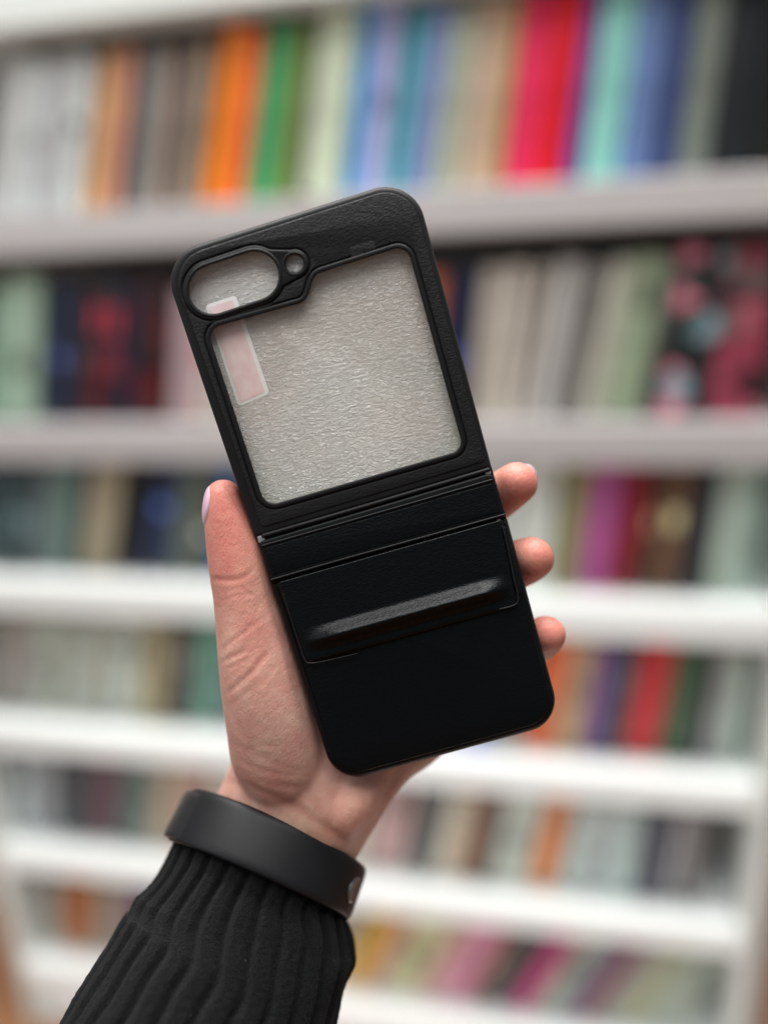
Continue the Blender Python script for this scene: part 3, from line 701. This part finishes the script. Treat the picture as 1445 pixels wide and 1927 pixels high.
W['F'] = [(60, 40, 88, 92, 'grey', (150, 148, 138), .17), (92, 96, 150, 158, 'copper brown', (150, 92, 50), .175), (154, 162, 192, 200, 'stone grey', (138, 134, 120), .172), (196, 204, 226, 236, 'dusty mauve', (140, 110, 112), .165), (230, 240, 260, 276, 'blue', (50, 70, 140), .17), (264, 280, 300, 320, 'red', (200, 40, 45), .17),
 (310, 330, 380, 400, 'grey green', (120, 130, 120), .17), (390, 410, 470, 500, 'white', (190, 190, 185), .17), (480, 510, 570, 600, 'tan', (170, 140, 110), .17),
 (575, 610, 628, 690, 'oatmeal', (172, 164, 146), .175), (632, 702, 668, 742, 'mustard yellow', (205, 165, 60), .185), (670, 745, 696, 774, 'rosewood', (180, 120, 110), .18), (700, 780, 770, 842, 'pale lime', (180, 180, 140), .18), (776, 852, 812, 892, 'flesh pink', (190, 150, 145), .18),
 (815, 895, 868, 950, 'orchid pink', (188, 124, 150), .185), (870, 952, 892, 976, 'brick brown', (130, 88, 74), .18), (894, 978, 948, 1042, 'dark slate', (58, 64, 66), .18), (952, 1046, 990, 1094, 'fuchsia', (172, 50, 110), .185),
 (994, 1098, 1044, 1140, 'sage', (150, 156, 144), .18), (1048, 1144, 1080, 1182, 'blue grey', (112, 116, 134), .178), (1084, 1186, 1110, 1222, 'wine red', (130, 50, 72), .18), (1114, 1226, 1160, 1262, 'ash', (142, 144, 138), .178), (1164, 1266, 1206, 1304, 'pistachio', (160, 164, 126), .178),
 (1210, 1308, 1290, 1364, 'pale celadon', (150, 162, 150), .178)]
PAT = {'floral': blotch_mat([(28, 34, 34), (196, 30, 48), (220, 130, 150), (140, 170, 178), (40, 60, 56), (30, 36, 40), (60, 40, 46)], 30, 3),
       'rose floral': blotch_mat([(190, 90, 110), (150, 60, 80), (200, 140, 150), (110, 90, 90), (60, 30, 40)], 26, 8),
       'spotted red': blotch_mat([(96, 10, 24), (70, 18, 28), (120, 42, 52), (40, 44, 56), (60, 14, 26), (24, 26, 34)], 30, 5),
       'crimson': blotch_mat([(90, 14, 22), (60, 40, 36), (110, 26, 32), (50, 16, 22), (26, 24, 28)], 28, 11),
       'yellow floral': blotch_mat([(214, 160, 50), (200, 170, 150), (205, 120, 130), (190, 185, 180)], 16, 2)}
def make_book(xb0, xt0, xb1, xt1, z, h, name_col, rgb, label, group, setback):
    X0, X1 = hitx(xb0, z), hitx(xb1, z); T0, T1 = hitx(xt0, z+h), hitx(xt1, z+h)
    w = max(.008, (X1-X0)); lean = math.atan2(((T0+T1)-(X0+X1))/2, h); w *= math.cos(lean)*.985
    h2 = h/math.cos(lean)*.985
    root = bpy.data.objects.new('book', None); COL.objects.link(root); root.empty_display_size = .02
    # pivot on the lower corner that carries the leaning book
    if lean >= 0: root.location = (X1, Y0+setback, z+CAMZ+.0008); ox = -w
    else: root.location = (X0, Y0+setback, z+CAMZ+.0008); ox = 0
    root.rotation_euler = (0, lean, 0)
    tag(root, label, 'book', group)
    dep = random.uniform(.135, .165); t = min(.0025, w*.2)
    bm = bmesh.new()
    # case cover: rounded spine and two boards in one U-shaped outline
    n = 8; out = [(ox, dep), (ox, .004)]
    for k in range(1, n): a = math.pi*k/n; out.append((ox+w/2-w/2*math.cos(a), .004-.004*math.sin(a)))
    out += [(ox+w, .004), (ox+w, dep), (ox+w-t, dep), (ox+w-t, .007), (ox+t, .007), (ox+t, dep)]
    bot = [bm.verts.new((x, y, 0)) for x, y in out]; top = [bm.verts.new((x, y, h2)) for x, y in out]
    m = len(out)
    for k in range(m): bm.faces.new((bot[k], bot[(k+1) % m], top[(k+1) % m], top[k]))
    bm.faces.new(bot[::-1]); bm.faces.new(top)
    bmesh.ops.recalc_face_normals(bm, faces=bm.faces)
    wobj('cover', bm, PAT.get(name_col) or book_mat(rgb), root)
    bm = bmesh.new(); box(bm, ox+t+.0003, ox+w-t-.0003, .0075, dep-.004, .003, h2-.003); wobj('page_block', bm, M_pages, root)
    if random.random() < (.1 if group.endswith('top shelf') else .45) and w > .012:
        bm = bmesh.new(); a = random.uniform(.25, .7)*h2; b2 = a+random.uniform(.08, .25)*h2; k = random.choice((.24, .34))
        box(bm, ox+w*(.5-k), ox+w*(.5+k), -.0006 if k < .3 else .0004, .0035, a, min(b2, h2*.95), 0)
        lum = sum(rgb)/3; q = random.choice((.45, .62)) if lum > 120 else random.choice((1.9, 2.6))
        wobj('spine_label', bm, book_mat(tuple(min(225, int(v*q+(18 if q > 1 else 0))) for v in rgb)), root)
    return root
for row, L in W.items():
    z = ZS['Fr' if row == 'F' else row]
    rn = ROWNAME[row]
    for i, (a, b, c, d, nm, rgb, h) in enumerate(L):
        lf = L[i-1][4] if i else None; rt = L[i+1][4] if i+1 < len(L) else None
        if lf and rt: where = f'between the {lf} and the {rt} one'
        elif rt: where = f'at the left end beside the {rt} one'
        else: where = f'at the right end beside the {lf} one'
        label = f'{nm} book on the {rn} shelf {where}'
        gap = {'A': .25, 'B': .235, 'C': .22, 'D': .215, 'E': .205, 'F': .23}[row]
        make_book(a, b, c, d, z, h, nm, rgb, label, f'books on the {rn} shelf', .042+random.uniform(-.004, .004))

# floor, wall and the brown cabinet beside the bookcase
M_floor = simple('wood_floor', (.26, .12, .055), .45, .4); add_bump(M_floor, (1, 12, 1), 8, 4, .2, .002)
bm = bmesh.new(); bmesh.ops.create_grid(bm, x_segments=1, y_segments=1, size=4); f_ = wobj('floor', bm, M_floor); tag(f_, 'brown wooden floor', kind='structure')
M_wall = simple('wall_paint', (.62, .60, .57), .8, .3); add_bump(M_wall, (1, 1, 1), 80, 3, .1, .002)
bm = bmesh.new(); box(bm, -4, 4, Y0+DEP+.05, Y0+DEP+.15, .001, 3); w_ = wobj('wall', bm, M_wall); tag(w_, 'plain wall behind the bookcase', kind='structure')
M_brown = simple('brown_wood', (.30, .19, .14), .5, .4); add_bump(M_brown, (1, 1, .1), 40, 4, .2, .002)
cb = bpy.data.objects.new('cabinet', None); COL.objects.link(cb); cb.location = (.39, Y0, 0)
tag(cb, 'brown wooden cabinet standing right of the bookcase', 'cabinet')
bm = bmesh.new(); box(bm, 0, .5, .02, .3, 0, 1.02, .004); wobj('cabinet_body', bm, M_brown, cb)
bm = bmesh.new(); box(bm, .01, .49, .002, .019, .06, 1.00, .003); wobj('cabinet_door', bm, M_brown, cb)

# ================================================================== LIGHT
w = bpy.data.worlds.new('World'); sc.world = w; w.use_nodes = True
bg = w.node_tree.nodes['Background']; bg.inputs[0].default_value = (.93, .97, 1, 1); bg.inputs[1].default_value = .17
def area(name, loc, size, sy, power, col, aim):
    l = bpy.data.lights.new(name, 'AREA'); l.shape = 'RECTANGLE'; l.size = size; l.size_y = sy; l.energy = power; l.color = col
    o = bpy.data.objects.new(name, l); COL.objects.link(o); o.location = loc
    o.rotation_euler = (Vector(aim)-Vector(loc)).to_track_quat('-Z', 'Y').to_euler(); return o
area('overhead_light', (-.3, .66, 3.6), 2.4, .4, 112, (1, .99, .965), (-.3, .74, 0))
area('overhead_light', (-.1, -.35, 3.3), 2.2, 1.1, 52, (1, .99, .97), (-.1, .1, 0))  # second overhead lamp, added to brighten the palm and foam
area('left_fill_light', (-1.3, -.9, 2.0), 1.2, 1.0, 6.0, (.97, .985, 1), (0, .25, 1.35))  # unseen fill lamp added on the left to lift the hand
area('low_fill_light', (-.3, .33, .18), 2.0, .35, 6, (.97, .99, 1), (-.3, 1, .7))  # added fill lamp near the floor, brightens the lower shelf fronts

# ================================================================== CAMERA
cd = bpy.data.cameras.new('camera'); cam = bpy.data.objects.new('camera', cd); COL.objects.link(cam); sc.camera = cam
cd.sensor_fit = 'VERTICAL'; cd.sensor_height = 36; cd.lens = 36*F/1927; cd.clip_start = .01; cd.clip_end = 50
M3 = R3 @ Matrix(((1, 0, 0), (0, 0, -1), (0, 1, 0)))
cam.matrix_world = Matrix.Translation(CAMLOC) @ M3.to_4x4()
cd.dof.use_dof = True; cd.dof.focus_distance = .2290; cd.dof.aperture_fstop = cd.lens/14.5; cd.dof.aperture_blades = 0
for o in (case, foam, person, band):
    for k in ('_bx', '_by', '_bz'): del o[k]
sc.view_settings.view_transform = 'Standard'; sc.view_settings.look = 'None'; sc.view_settings.exposure = 0; sc.view_settings.gamma = 1
sc.cycles.use_denoising = True
sc.cycles.max_bounces = 8; sc.cycles.transparent_max_bounces = 8
sc.cycles.sample_clamp_indirect = 6
